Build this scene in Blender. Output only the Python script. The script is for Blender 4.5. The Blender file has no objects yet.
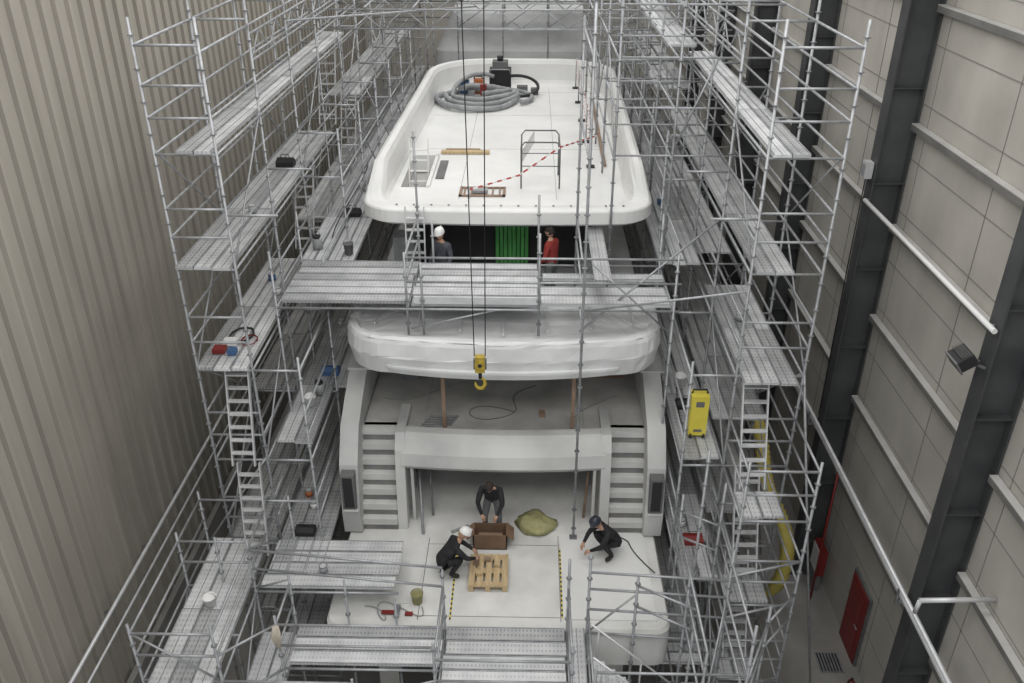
import bpy, math, random
from mathutils import Vector, Matrix
random.seed(7)
S = bpy.context.scene
COL = S.collection
S.view_settings.view_transform = 'Standard'
S.view_settings.look = 'None'
CX = -0.5   # yacht centreline

# ------------------------------------------------------------------ materials
def mat(name, col, rough=0.6, metal=0.0, col2=None, scale=3.0, stretch=(1,1,1), bump=0.0, bscale=None, detail=5, spread=(0.3,0.7), spec=0.4):
    m = bpy.data.materials.new(name); m.use_nodes = True
    nt = m.node_tree; b = nt.nodes['Principled BSDF']
    b.inputs['Roughness'].default_value = rough
    b.inputs['Metallic'].default_value = metal
    b.inputs['Specular IOR Level'].default_value = spec
    b.inputs['Base Color'].default_value = (*col, 1)
    if col2 is not None or bump:
        tc = nt.nodes.new('ShaderNodeTexCoord'); mp = nt.nodes.new('ShaderNodeMapping')
        mp.inputs['Scale'].default_value = stretch
        nt.links.new(tc.outputs['Object'], mp.inputs['Vector'])
    if col2 is not None:
        n = nt.nodes.new('ShaderNodeTexNoise'); n.inputs['Scale'].default_value = scale; n.inputs['Detail'].default_value = detail
        nt.links.new(mp.outputs['Vector'], n.inputs['Vector'])
        r = nt.nodes.new('ShaderNodeValToRGB')
        r.color_ramp.elements[0].position = spread[0]; r.color_ramp.elements[1].position = spread[1]
        r.color_ramp.elements[0].color = (*col, 1); r.color_ramp.elements[1].color = (*col2, 1)
        nt.links.new(n.outputs['Fac'], r.inputs['Fac']); nt.links.new(r.outputs['Color'], b.inputs['Base Color'])
    if bump:
        n2 = nt.nodes.new('ShaderNodeTexNoise'); n2.inputs['Scale'].default_value = bscale or scale*3; n2.inputs['Detail'].default_value = 4
        nt.links.new(mp.outputs['Vector'], n2.inputs['Vector'])
        bp = nt.nodes.new('ShaderNodeBump'); bp.inputs['Strength'].default_value = bump; bp.inputs['Distance'].default_value = 0.1
        nt.links.new(n2.outputs['Fac'], bp.inputs['Height']); nt.links.new(bp.outputs['Normal'], b.inputs['Normal'])
    return m

def wave_mat(name, c1, c2, scale, direction='X', rough=0.5, metal=0.0, sharp=(0.45,0.55)):
    m = bpy.data.materials.new(name); m.use_nodes = True
    nt = m.node_tree; b = nt.nodes['Principled BSDF']
    b.inputs['Roughness'].default_value = rough; b.inputs['Metallic'].default_value = metal
    tc = nt.nodes.new('ShaderNodeTexCoord'); w = nt.nodes.new('ShaderNodeTexWave')
    w.bands_direction = direction; w.inputs['Scale'].default_value = scale
    nt.links.new(tc.outputs['Object'], w.inputs['Vector'])
    r = nt.nodes.new('ShaderNodeValToRGB')
    r.color_ramp.elements[0].position = sharp[0]; r.color_ramp.elements[1].position = sharp[1]
    r.color_ramp.elements[0].color = (*c1, 1); r.color_ramp.elements[1].color = (*c2, 1)
    nt.links.new(w.outputs['Fac'], r.inputs['Fac']); nt.links.new(r.outputs['Color'], b.inputs['Base Color'])
    return m

def plank_mat(name, base, k=1.0, pscale=4.5):
    m = bpy.data.materials.new(name); m.use_nodes = True
    nt = m.node_tree; b = nt.nodes['Principled BSDF']
    b.inputs['Roughness'].default_value = 0.5; b.inputs['Metallic'].default_value = 0.25
    tc = nt.nodes.new('ShaderNodeTexCoord')
    w = nt.nodes.new('ShaderNodeTexWave'); w.bands_direction = 'X'; w.inputs['Scale'].default_value = pscale
    w2 = nt.nodes.new('ShaderNodeTexWave'); w2.bands_direction = 'Y'; w2.inputs['Scale'].default_value = pscale*0.6
    n = nt.nodes.new('ShaderNodeTexNoise'); n.inputs['Scale'].default_value = 2.2; n.inputs['Detail'].default_value = 6
    for q in (w, w2, n): nt.links.new(tc.outputs['Object'], q.inputs['Vector'])
    mul = nt.nodes.new('ShaderNodeMath'); mul.operation = 'MULTIPLY'
    nt.links.new(w.outputs['Fac'], mul.inputs[0]); nt.links.new(w2.outputs['Fac'], mul.inputs[1])
    r = nt.nodes.new('ShaderNodeValToRGB')
    r.color_ramp.elements[0].position = 0.35; r.color_ramp.elements[1].position = 0.65
    r.color_ramp.elements[0].color = (1,1,1,1); r.color_ramp.elements[1].color = (0.45,0.46,0.47,1)
    nt.links.new(mul.outputs[0], r.inputs['Fac'])
    r2 = nt.nodes.new('ShaderNodeValToRGB')
    r2.color_ramp.elements[0].position = 0.3; r2.color_ramp.elements[1].position = 0.7
    r2.color_ramp.elements[0].color = (base*0.68,base*0.695,base*0.71,1); r2.color_ramp.elements[1].color = (base,base*1.01,base*1.02,1)
    nt.links.new(n.outputs['Fac'], r2.inputs['Fac'])
    mx = nt.nodes.new('ShaderNodeMix'); mx.data_type = 'RGBA'; mx.blend_type = 'MULTIPLY'; mx.inputs['Factor'].default_value = k
    nt.links.new(r2.outputs['Color'], mx.inputs[6]); nt.links.new(r.outputs['Color'], mx.inputs[7])
    nt.links.new(mx.outputs[2], b.inputs['Base Color'])
    return m

M = {}
M['galv'] = mat('galvanised_steel', (0.29,0.30,0.31), 0.45, 0.4, (0.43,0.44,0.46), 6)
M['galvd'] = mat('galvanised_dark', (0.17,0.18,0.19), 0.5, 0.4, (0.28,0.29,0.30), 6)
M['pl1'] = plank_mat('deck_plank_a', 0.64, 0.5)
M['pl2'] = plank_mat('deck_plank_b', 0.50, 0.65)
M['pl3'] = plank_mat('deck_plank_c', 0.76, 0.35)
M['alu'] = mat('aluminium', (0.55,0.56,0.57), 0.4, 0.35, (0.68,0.69,0.70), 4)
M['gel'] = mat('gelcoat_white', (0.67,0.675,0.665), 0.45, 0, (0.77,0.77,0.76), 1.0, detail=8)
M['geldust'] = mat('gelcoat_dusty', (0.55,0.55,0.53), 0.6, 0, (0.75,0.75,0.735), 1.3, detail=10, bump=0.05)
M['wrap'] = mat('plastic_film', (0.60,0.61,0.61), 0.35, 0, (0.73,0.74,0.74), 1.2, (1,2.5,1), bump=0.22, bscale=1.8)
M['tarp'] = mat('grey_tarp', (0.36,0.37,0.37), 0.6, 0, (0.54,0.55,0.55), 0.8, (1,1,1), bump=0.5, bscale=1.5)
M['filler'] = mat('primer_grey', (0.42,0.425,0.42), 0.7, 0, (0.60,0.60,0.59), 0.9, detail=12)
M['fillerd'] = mat('primer_dusty', (0.33,0.325,0.31), 0.8, 0, (0.55,0.54,0.52), 1.2, detail=12)
M['dark'] = mat('dark_void', (0.03,0.03,0.032), 0.9)  # near-black colour standing in for shade inside openings and recesses
M['darkg'] = mat('dark_grey', (0.11,0.11,0.115), 0.8, 0, (0.17,0.17,0.17), 2)
M['rubber'] = mat('black_rubber', (0.02,0.02,0.022), 0.6)
M['wood'] = mat('raw_wood', (0.42,0.31,0.17), 0.7, 0, (0.58,0.45,0.27), 3, (6,1,1))
M['wooddk'] = mat('brown_wood', (0.20,0.135,0.095), 0.7, 0, (0.32,0.23,0.165), 3, (1,6,1))
M['card'] = mat('cardboard', (0.16,0.10,0.065), 0.8, 0, (0.24,0.155,0.10), 3)
M['yellow'] = mat('yellow_paint', (0.66,0.56,0.06), 0.45, 0, (0.74,0.63,0.10), 3)
M['hookyel'] = mat('hook_yellow', (0.30,0.22,0.03), 0.6, 0, (0.48,0.36,0.05), 12)
M['ductyel'] = mat('duct_yellow', (0.50,0.42,0.09), 0.5, 0, (0.62,0.52,0.15), 3)
M['red'] = mat('red_paint', (0.17,0.018,0.018), 0.45, 0, (0.22,0.025,0.02), 3)
M['blue'] = mat('blue_paint', (0.05,0.12,0.26), 0.5)
M['orange'] = mat('orange_paint', (0.45,0.14,0.05), 0.5)
M['green'] = mat('green_sheet', (0.05,0.24,0.06), 0.6, 0, (0.10,0.38,0.10), 2, (6,1,1))
M['olive'] = mat('olive_bag', (0.27,0.26,0.12), 0.8, 0, (0.40,0.385,0.20), 4, bump=0.5, bscale=6)
M['hose'] = mat('grey_hose', (0.22,0.23,0.24), 0.5, 0, (0.34,0.35,0.36), 5)
M['col'] = mat('column_steel', (0.052,0.054,0.057), 0.55, 0.1, (0.082,0.085,0.088), 1.5)
M['girt'] = mat('girt_steel', (0.16,0.16,0.155), 0.5, 0.2, (0.24,0.235,0.225), 2)  # shaded copy of the girt colour for web and underside
M['girtl'] = mat('girt_flange', (0.48,0.475,0.46), 0.5, 0.1, (0.58,0.575,0.56), 2)  # lit copy of the girt colour, brightness painted on the top flange
M['white'] = mat('white_paint', (0.74,0.74,0.73), 0.45)
M['ybk'] = wave_mat('hazard_tape', (0.02,0.02,0.02), (0.70,0.57,0.05), 2.5, 'Y')
M['rw'] = wave_mat('barrier_tape', (0.45,0.07,0.06), (0.80,0.80,0.78), 1.8, 'DIAGONAL')
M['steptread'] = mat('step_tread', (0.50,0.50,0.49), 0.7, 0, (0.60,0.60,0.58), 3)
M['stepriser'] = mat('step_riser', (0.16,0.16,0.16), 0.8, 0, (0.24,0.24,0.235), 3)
M['canvas'] = mat('canvas_cloth', (0.42,0.37,0.30), 0.9, 0, (0.52,0.47,0.40), 5)

# ------------------------------------------------------------------ mesh builder
class MB:
    def __init__(s): s.v=[]; s.f=[]; s.m=[]; s.mats=[]; s.sm=[]
    def mi(s, k):
        if k not in s.mats: s.mats.append(k)
        return s.mats.index(k)
    def face(s, idx, k, sm=False): s.f.append(idx); s.m.append(s.mi(k)); s.sm.append(sm)
    def tube(s, p, q, r=0.024, k='galv', n=6, r2=None, cap=True):
        p=Vector(p); q=Vector(q); d=q-p
        if d.length<1e-6: return
        d.normalize(); a=d.orthogonal().normalized(); b=d.cross(a); r2=r if r2 is None else r2
        o=len(s.v)
        for (c,rr) in ((p,r),(q,r2)):
            for i in range(n):
                t=2*math.pi*i/n; s.v.append(tuple(c+(a*math.cos(t)+b*math.sin(t))*rr))
        for i in range(n):
            j=(i+1)%n; s.face((o+i,o+j,o+n+j,o+n+i),k,True)
        if cap:
            s.face(tuple(o+n-1-i for i in range(n)),k); s.face(tuple(o+n+i for i in range(n)),k)
    def pipe(s, pts, r=0.03, k='hose', n=8, rr=None):
        pts=[Vector(p) for p in pts]; N=len(pts); o=len(s.v); prev=None
        for i,p in enumerate(pts):
            d=(pts[min(i+1,N-1)]-pts[max(i-1,0)]).normalized()
            if prev is None: a=d.orthogonal().normalized()
            else:
                a=prev-d*prev.dot(d)
                a=a.normalized() if a.length>1e-5 else d.orthogonal().normalized()
            prev=a; b=d.cross(a); R=rr[i] if rr else r
            for j in range(n):
                t=2*math.pi*j/n; s.v.append(tuple(p+(a*math.cos(t)+b*math.sin(t))*R))
        for i in range(N-1):
            for j in range(n):
                j2=(j+1)%n; s.face((o+i*n+j,o+i*n+j2,o+(i+1)*n+j2,o+(i+1)*n+j),k,True)
        s.face(tuple(o+n-1-j for j in range(n)),k); s.face(tuple(o+(N-1)*n+j for j in range(n)),k)
    def box(s, x0,x1,y0,y1,z0,z1,k, mtx=None):
        o=len(s.v)
        for z in (z0,z1):
            for (x,y) in ((x0,y0),(x1,y0),(x1,y1),(x0,y1)):
                p=Vector((x,y,z)); 
                if mtx is not None: p=mtx@p
                s.v.append(tuple(p))
        for f in ((3,2,1,0),(4,5,6,7),(0,1,5,4),(1,2,6,5),(2,3,7,6),(3,0,4,7)): s.face(tuple(o+i for i in f),k)
    def bar(s, p, q, w, h, k, up=(0,0,1)):
        p=Vector(p); q=Vector(q); d=(q-p); L=d.length; d.normalize(); u=Vector(up)
        a=d.cross(u).normalized(); u=a.cross(d)
        m=Matrix.Translation(p)@Matrix((( d.x,a.x,u.x,0),(d.y,a.y,u.y,0),(d.z,a.z,u.z,0),(0,0,0,1)))
        s.box(0,L,-w/2,w/2,-h/2,h/2,k,m)
    def prism(s, pts, k, axis='x', a0=0, a1=1):
        o=len(s.v); n=len(pts)
        for a in (a0,a1):
            for (u,v) in pts:
                s.v.append((a,u,v) if axis=='x' else ((u,a,v) if axis=='y' else (u,v,a)))
        s.face(tuple(o+n-1-i for i in range(n)),k); s.face(tuple(o+n+i for i in range(n)),k)
        for i in range(n):
            j=(i+1)%n; s.face((o+i,o+j,o+n+j,o+n+i),k)
    def loft(s, rings, k, cap0=True, cap1=True, sm=True, ks=None):
        o=len(s.v); n=len(rings[0])
        for r in rings:
            for p in r: s.v.append(tuple(p))
        for i in range(len(rings)-1):
            kk = ks[i] if ks else k
            for j in range(n):
                j2=(j+1)%n; s.face((o+i*n+j,o+i*n+j2,o+(i+1)*n+j2,o+(i+1)*n+j),kk,sm)
        if cap0: s.face(tuple(o+n-1-j for j in range(n)),k)
        if cap1: s.face(tuple(o+(len(rings)-1)*n+j for j in range(n)),ks[-1] if ks else k)
    def ball(s, c, r, k, nu=12, nv=8, mtx=None, zmin=-1):
        c=Vector(c); rx,ry,rz=(r,r,r) if not hasattr(r,'__len__') else r
        rings=[]
        for i in range(nv+1):
            t=-math.pi/2+math.pi*i/nv; zz=max(math.sin(t),zmin); cc=math.cos(t)
            if i==0: cc=0.02 if zmin==-1 else cc+0.02
            if i==nv: cc=0.02
            ring=[]
            for j in range(nu):
                a=2*math.pi*j/nu; p=Vector((rx*cc*math.cos(a),ry*cc*math.sin(a),rz*zz))
                if mtx is not None: p=mtx@p
                ring.append(c+p)
            rings.append(ring)
        s.loft(rings,k)
    def planks(s, x0,x1,y0,y1,z,along='y',w=0.32,L=2.5,ks=('pl1','pl2','pl3'),drop=0.0):
        t=0.05
        if along=='y': n=max(1,round((x1-x0)/w)); ww=(x1-x0)/n; m=max(1,round((y1-y0)/L)); ll=(y1-y0)/m
        else: n=max(1,round((y1-y0)/w)); ww=(y1-y0)/n; m=max(1,round((x1-x0)/L)); ll=(x1-x0)/m
        for i in range(n):
            for j in range(m):
                if random.random()<drop: continue
                k=random.choice(ks); dz=random.uniform(0,0.012); sh=random.uniform(-.03,.03)
                if along=='y':
                    a=x0+i*ww+0.008; b=a+ww-0.016; c=y0+j*ll+0.01+sh; d=c+ll-0.02
                    s.box(a,b,c,d,z-t+dz,z+dz,k)
                    s.box(a,a+0.018,c,d,z+dz,z+dz+0.014,'galv'); s.box(b-0.018,b,c,d,z+dz,z+dz+0.014,'galv')
                    s.box((a+b)/2-.006,(a+b)/2+.006,c,d,z+dz,z+dz+0.004,'galvd')
                else:
                    a=y0+i*ww+0.008; b=a+ww-0.016; c=x0+j*ll+0.01+sh; d=c+ll-0.02
                    s.box(c,d,a,b,z-t+dz,z+dz,k)
                    s.box(c,d,a,a+0.018,z+dz,z+dz+0.014,'galv'); s.box(c,d,b-0.018,b,z+dz,z+dz+0.014,'galv')
    def post(s,x,y,z0,z1,foot=False):
        s.tube((x,y,z0),(x,y,z1),0.026,'galv',6)
        z=z0+0.25
        while z<z1:
            s.tube((x,y,z-0.008),(x,y,z+0.008),0.055,'galvd',6); z+=0.5
        if foot: s.box(x-.08,x+.08,y-.08,y+.08,z0,z0+0.012,'galvd')
    def ladder(s,p,q,w=0.4,k='alu',side=(1,0,0)):
        p=Vector(p); q=Vector(q); sd=Vector(side).normalized()*w/2; d=q-p; n=int(d.length/0.27); up=d.cross(sd).normalized()
        for sg in (-1,1): s.bar(p+sd*sg,q+sd*sg,0.025,0.08,k,up=tuple(up))
        for i in range(1,n+1):
            c=p+d*(i/(n+1)); s.bar(c-sd,c+sd,0.10,0.025,k,up=(0,0,1))
    def truss(s,p,q,h=0.45,seg=0.5):
        p=Vector(p); q=Vector(q); up=Vector((0,0,h)); s.tube(p,q); s.tube(p+up,q+up)
        L=(q-p).length; n=max(2,int(L/seg))
        for i in range(n):
            a=p+(q-p)*(i/n); b=p+(q-p)*((i+1)/n)
            if i%2: s.tube(a+up,b,0.016)
            else: s.tube(a,b+up,0.016)
    def build(s,name,parent=None):
        me=bpy.data.meshes.new(name); me.from_pydata(s.v,[],s.f)
        for k in s.mats: me.materials.append(M[k] if isinstance(k,str) else k)
        me.polygons.foreach_set('material_index',s.m); me.polygons.foreach_set('use_smooth',s.sm); me.update()
        ob=bpy.data.objects.new(name,me); COL.objects.link(ob)
        if parent: ob.parent=parent
        return ob

def empty(name):
    e=bpy.data.objects.new(name,None); COL.objects.link(e); return e
def bez(P,n=60):
    out=[]
    for i in range(n+1):
        t=i/n; a=(1-t)**3; c=3*(1-t)**2*t; d=3*(1-t)*t*t; e=t**3
        out.append(tuple(a*P[0][k]+c*P[1][k]+d*P[2][k]+e*P[3][k] for k in range(3)))
    return out

# ------------------------------------------------------------------ hall shell
M['wl'] = mat('corrugated_sheet', (0.38,0.355,0.31), 0.65, 0, (0.50,0.468,0.41), 1.3, (1,1.2,0.12), detail=7, spread=(0.25,0.8))
M['wlr'] = mat('corrugated_rib', (0.22,0.204,0.176), 0.65, 0, (0.31,0.289,0.25), 1.3, (1,1.2,0.12), detail=5)  # darkened copy of the sheet colour, paints shade onto the rib flanks
M['wr'] = mat('wall_panel', (0.38,0.363,0.33), 0.8, 0, (0.49,0.47,0.43), 0.9, (1,1,0.6), detail=10, bump=0.08)
M['concrete'] = mat('concrete', (0.20,0.195,0.185), 0.8, 0, (0.31,0.30,0.285), 0.8, detail=8)
M['ceil'] = mat('roof_sheet', (0.5,0.5,0.48), 0.8)
M['joint'] = mat('panel_joint', (0.25,0.24,0.22), 0.8)
b=MB()
prof=[]; y=-4; T=0.5
while y<48:
    prof += [(y,0,0),(y+0.34,0,1),(y+0.38,0.07,2),(y+0.46,0.07,1)]; y+=T
prof.append((y,0,0))
for (yy,dx,_) in prof: b.v.append((-8.85+dx,yy,0)); b.v.append((-8.85+dx,yy,20))
for i in range(len(prof)-1):
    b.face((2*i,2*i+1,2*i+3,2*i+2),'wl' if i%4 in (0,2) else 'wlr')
b.build('wall_left')
b=MB(); b.box(8.0,8.2,-4,48,0,20,'wr')
y=-3.4
while y<48: b.box(7.99,8.0,y,y+0.02,0,20,'joint'); y+=3.0
z=1.2
while z<20: b.box(7.99,8.0,-4,48,z,z+0.02,'joint'); z+=1.15
b.build('wall_right')
b=MB(); b.box(-8.85,8.2,48,48.2,0,20,'wr'); b.build('wall_back')
b=MB(); b.box(-9.0,8.2,-4,48.2,-0.2,0,'concrete'); b.build('floor')
b=MB(); b.box(-9.0,8.2,-4,48.2,20,20.2,'ceil'); b.build('ceiling')
b=MB(); b.box(-8.76,-8.62,-4,48,0,1.2,'concrete'); b.build('baseboard_left')
b=MB()
b.tube((-8.56,-2,3.45),(-8.56,46,3.45),0.045,'alu',8)
b.tube((-8.56,-2,2.9),(-8.56,46,2.9),0.03,'alu',8)
for i in range(24): b.bar((-8.76,-1+2*i,3.3),(-8.54,-1+2*i,3.42),0.05,0.05,'galvd')
b.build('trim_1')
for i,yc in enumerate((0.2,6.2,12.2,18.2,24.2,30.2,36.2,42.2)):
    b=MB()
    b.box(7.30,7.33,yc-.19,yc+.19,0,20,'col'); b.box(7.33,7.95,yc-.012,yc+.012,0,20,'col'); b.box(7.95,7.985,yc-.19,yc+.19,0,20,'col')
    for z in range(1,20,2): b.box(7.33,7.95,yc-.18,yc+.18,z,z+.02,'col')
    b.box(7.22,7.95,yc-.3,yc+.3,0,0.05,'col')
    b.build('steel_column')
b=MB()
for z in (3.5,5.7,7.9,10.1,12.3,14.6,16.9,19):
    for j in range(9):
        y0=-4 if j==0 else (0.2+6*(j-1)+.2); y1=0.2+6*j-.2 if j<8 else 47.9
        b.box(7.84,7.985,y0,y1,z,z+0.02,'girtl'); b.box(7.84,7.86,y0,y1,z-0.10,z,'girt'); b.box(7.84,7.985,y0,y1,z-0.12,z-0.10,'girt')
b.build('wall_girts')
b=MB()
b.tube((7.16,9,4.8),(7.16,30,4.8),0.055,'alu',8); b.tube((7.0,9,5.15),(7.0,30,5.15),0.045,'alu',8)
for i in range(4):
    yc=12.2+6*i; b.bar((7.285,yc,4.75),(6.98,yc,4.75),0.06,0.05,'galvd'); b.bar((7.0,yc,4.75),(7.0,yc,5.15),0.04,0.04,'galvd',up=(0,1,0))
b.build('guide_rail')
b=MB(); b.tube((7.20,12.0,10.66),(7.20,18.0,10.66),0.045,'white',10); 
for yc in (12.2,18.0): b.tube((7.20,yc,10.66),(7.29,yc,10.66),0.03,'galv')
b.build('white_pipe')
b=MB(); b.tube((6.7,11.0,6.0),(7.98,11.0,6.05),0.045,'alu',10); b.tube((6.7,10.98,6.0),(6.7,11.02,5.7),0.04,'alu',8); b.build('wall_vent_pipe')
def flood(x,y,z):
    b=MB(); m=Matrix.Translation((x,y,z))@Matrix.Rotation(math.radians(-35),4,'Y')
    b.box(-.18,.10,-.2,.2,-.10,.10,'rubber',m); b.box(-.21,-.18,-.22,.22,-.12,.12,'darkg',m)
    for i in range(6): b.box(-.08+.025*i,-.072+.025*i,-.2,.2,.10,.15,'darkg',m)
    b.bar((x,y-.15,z),(7.28,y-.1,z-.15),.04,.04,'darkg'); b.bar((x,y+.15,z),(7.28,y+.1,z-.15),.04,.04,'darkg')
    b.build('floodlight')
flood(6.98,12.2,10.1)
b=MB(); b.box(7.12,7.28,18.08,18.32,11.1,11.45,'alu'); b.box(7.10,7.12,18.12,18.28,11.15,11.4,'hose'); b.pipe([(7.2,18.2,11.1),(7.2,18.2,9),(7.25,18.25,5)],.015,'rubber',5); b.build('junction_box')
b=MB()
b.box(7.93,7.985,14.8,15.9,0,2.15,'darkg'); b.box(7.90,7.93,14.87,15.83,0.02,2.08,'red'); b.box(7.885,7.90,15.0,15.7,1.2,1.9,'red')
b.box(7.885,7.90,15.0,15.7,.2,1.0,'red'); b.tube((7.86,14.98,1.05),(7.86,15.14,1.05),.015,'galv'); b.build('door_1')
b=MB(); b.box(7.62,7.8,17.2,17.8,.6,1.4,'red'); b.box(7.6,7.62,17.25,17.75,.65,1.35,'white'); b.tube((7.5,17.0,0),(7.5,17.0,4.2),.03,'red',8); b.tube((7.5,17.0,1),(7.7,17.3,1),.03,'red',8)
b.box(7.62,7.78,17.3,17.7,0,.6,'galvd'); b.build('fire_hose_cabinet')
b=MB()
b.tube((7.5,13.9,0.0),(7.5,13.9,.5),.09,'red',12); b.ball((7.5,13.9,.5),.09,'red'); b.tube((7.5,13.9,.55),(7.5,13.9,.65),.03,'rubber'); b.pipe([(7.5,13.9,.62),(7.4,13.85,.6),(7.38,13.83,.3)],.012,'rubber'); b.build('fire_extinguisher')
b=MB()
b.box(7.1,7.65,14.6,15.2,0,.02,'galvd')
for i in range(7): b.box(7.13+.075*i,7.16+.075*i,14.63,15.17,.02,.03,'dark')
b.build('floor_drain_grate')

# ------------------------------------------------------------------ yacht
yacht=empty('motor_yacht')
def rrect(x0,x1,y0,y1,ra,rf,n=8,bow=0.0):
    pts=[]
    def arc(cx,cy,r,a0,a1):
        for i in range(n+1):
            a=math.radians(a0+(a1-a0)*i/n); pts.append((cx+r*math.cos(a),cy+r*math.sin(a)))
    arc(x0+ra,y0+ra,ra,180,270)
    for i in range(1,16): pts.append((x0+ra+(x1-x0-2*ra)*i/16,y0))
    arc(x1-ra,y0+ra,ra,270,360)
    for i in range(1,16): pts.append((x1,y0+ra+(y1-y0-ra-rf)*i/16))
    arc(x1-rf,y1-rf,rf,0,90); arc(x0+rf,y1-rf,rf,90,180)
    for i in range(1,16): pts.append((x0,y1-rf-(y1-y0-ra-rf)*i/16))
    if bow:
        cx=(x0+x1)/2; hw=(x1-x0)/2
        pts=[(x,y-bow*(1-min(1,abs((x-cx)/hw))**2)*max(0,1-(y-y0)/2.0)) for (x,y) in pts]
    return pts
def section(y,B,zk,zd):
    P=[(-1.0,zd),(-1.0,(zd+zk)/2+.6),(-.93,zk+1.2),(-.6,zk+.45),(0,zk),(.6,zk+.45),(.93,zk+1.2),(1.0,(zd+zk)/2+.6),(1.0,zd)]
    return [(CX+B*u,y,z) for (u,z) in P]
b=MB()
rings=[section(y,B,zk,zd) for (y,B,zk,zd) in ((14.75,3.3,1.9,4.3),(17.8,3.34,1.6,4.3),(17.81,3.34,1.6,6.45),(24,3.4,1.3,6.5),(30,3.4,1.2,6.6),(35,3.1,1.2,6.8),(39,2.3,1.3,7.1),(42,1.3,1.8,7.5),(44.5,.15,3.5,7.9))]
b.loft(rings,'filler')
for sx in (-1,1):
    a0=CX+sx*3.34; a1=CX+sx*3.22; b.box(min(a0,a1),max(a0,a1),18.6,33,6.45,7.35,'filler')
b.build('hull',yacht)
b=MB()
for (y,x) in ((18,-1.5),(18,.5),(24,-1.5),(24,.5),(30,-1.5),(30,.5),(36,-1),(36,0)):
    b.box(x-.25,x+.25,y-.3,y+.3,0,1.9,'fillerd')
b.build('keel_blocks',yacht)
b=MB()
ol=rrect(CX-3.3,CX+3.25,11.7,17.2,.3,.05)
ol2=rrect(CX-3.15,CX+3.1,11.85,17.1,.3,.05); ol3=rrect(CX-3.26,CX+3.21,11.75,17.15,.3,.05)
b.loft([[(x,y,3.4) for x,y in ol2],[(x,y,3.5) for x,y in ol],[(x,y,4.33) for x,y in ol],[(x,y,4.4) for x,y in ol3]],'geldust',sm=False)
b.box(-3.35,-2.1,12.3,14.2,4.4,4.42,'geldust'); b.box(.72,2.5,11.95,14.35,4.4,4.43,'gel')
for (x0,x1,y0,y1) in ((-2.05,.66,12.0,12.012),(-2.05,.66,14.0,14.012),(-2.06,-2.045,11.9,14.2),(.67,.685,11.9,14.3)): b.box(x0,x1,y0,y1,4.4,4.403,'darkg')
b.build('swim_platform',yacht)
b=MB()
for x in (-2.8,-.5,1.8):
    b.box(x-.2,x+.2,12.4,12.8,0,3.4,'fillerd'); b.box(x-.35,x+.35,12.25,12.95,0,.25,'wooddk')
b.build('platform_support_blocks',yacht)
b=MB()
b.box(CX-2.98,CX+2.98,15.35,18.6,6.38,6.5,'fillerd')
b.box(-2.6,1.6,14.85,15.35,6.38,6.5,'fillerd')
rings=[]
for i in range(17):
    t=-1+2*i/16; x=-.5+2.13*t; dy=.12*t*t
    rings.append([(x,yy+dy,zz) for yy,zz in ((14.62,5.84),(14.50,5.98),(14.56,6.25),(14.74,6.52),(14.86,6.60),(15.05,6.61),(15.10,6.50),(15.10,5.84))])
b.loft(rings,'filler',sm=False)
for sx in (-1,1):
    P=[(14.45,4.4),(14.62,5.84),(14.70,6.3),(14.9,6.62),(16.0,6.62),(16.0,4.4)]
    a0=-.5+sx*2.05; a1=-.5+sx*2.25; b.prism(P,'filler','x',min(a0,a1),max(a0,a1))
    a0=-.5+sx*1.90; a1=-.5+sx*1.96; b.box(min(a0,a1),max(a0,a1),14.75,14.83,4.4,5.86,'filler')
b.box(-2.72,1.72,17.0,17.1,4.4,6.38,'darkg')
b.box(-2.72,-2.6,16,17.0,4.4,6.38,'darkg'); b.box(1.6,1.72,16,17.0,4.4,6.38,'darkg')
for x in (-2.2,1.2): b.box(x,x+.012,15.2,18.3,6.5,6.503,'hose')
b.build('transom',yacht)
def stairs(x0,x1):
    n=7; z0=4.4; rise=2.1/n; run=.13
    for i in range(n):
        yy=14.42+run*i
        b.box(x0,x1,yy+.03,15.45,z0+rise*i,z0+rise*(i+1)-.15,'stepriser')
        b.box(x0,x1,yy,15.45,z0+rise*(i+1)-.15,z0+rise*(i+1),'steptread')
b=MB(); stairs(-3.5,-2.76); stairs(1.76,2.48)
b.build('transom_stairs',yacht)
for (xo,xi,nm) in ((-3.88,-3.5,'port'),(2.48,2.86,'stbd')):
    b=MB()
    pr=[(14.3,4.45),(14.25,5.0),(14.45,6.1),(14.9,6.75),(15.6,7.1),(16.2,7.35),(18.6,7.35),(18.6,4.3),(14.6,4.3)]
    b.prism(pr,'filler','x',xo,xi)
    b.prism([(16.2,7.40),(18.6,7.40),(18.6,7.35),(16.2,7.35)],'filler','x',xo-.04,xi+.12)
    b.box(xo+.05,xi-.05,14.2,14.5,5.15,6.0,'darkg'); b.box(xo+.09,xi-.09,14.19,14.2,5.2,5.95,'dark'); b.bar((xo+.05,14.22,5.1),(xi-.03,14.22,5.1),.05,.04,'gel')
    b.build('bulwark_'+nm,yacht)
b=MB()
b.box(CX-2.9,CX+2.9,18.4,36,6.5,8.1,'fillerd'); b.box(CX-2.8,CX+2.8,18.38,18.4,6.5,8.08,'darkg'); b.box(CX-2.4,CX-.2,18.36,18.38,6.55,8.0,'dark'); b.box(CX+.2,CX+2.2,18.36,18.38,6.55,8.0,'dark')
b.build('main_deckhouse',yacht)
b=MB()
for (x,y) in ((-1.75,15.3),(.95,15.3)): b.box(x-.04,x+.04,y-.04,y+.04,6.5,8.12,'wooddk')
b.build('wooden_props',yacht)
b=MB()
def ring(ins,z,yb=14.97,bow=.45,x=3.05,yf=36,ra=1.0): return [(px,py,z) for px,py in rrect(CX-x+ins,CX+x-ins,yb+ins,yf,max(.1,ra-ins*.5),.3,bow=bow)]
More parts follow.
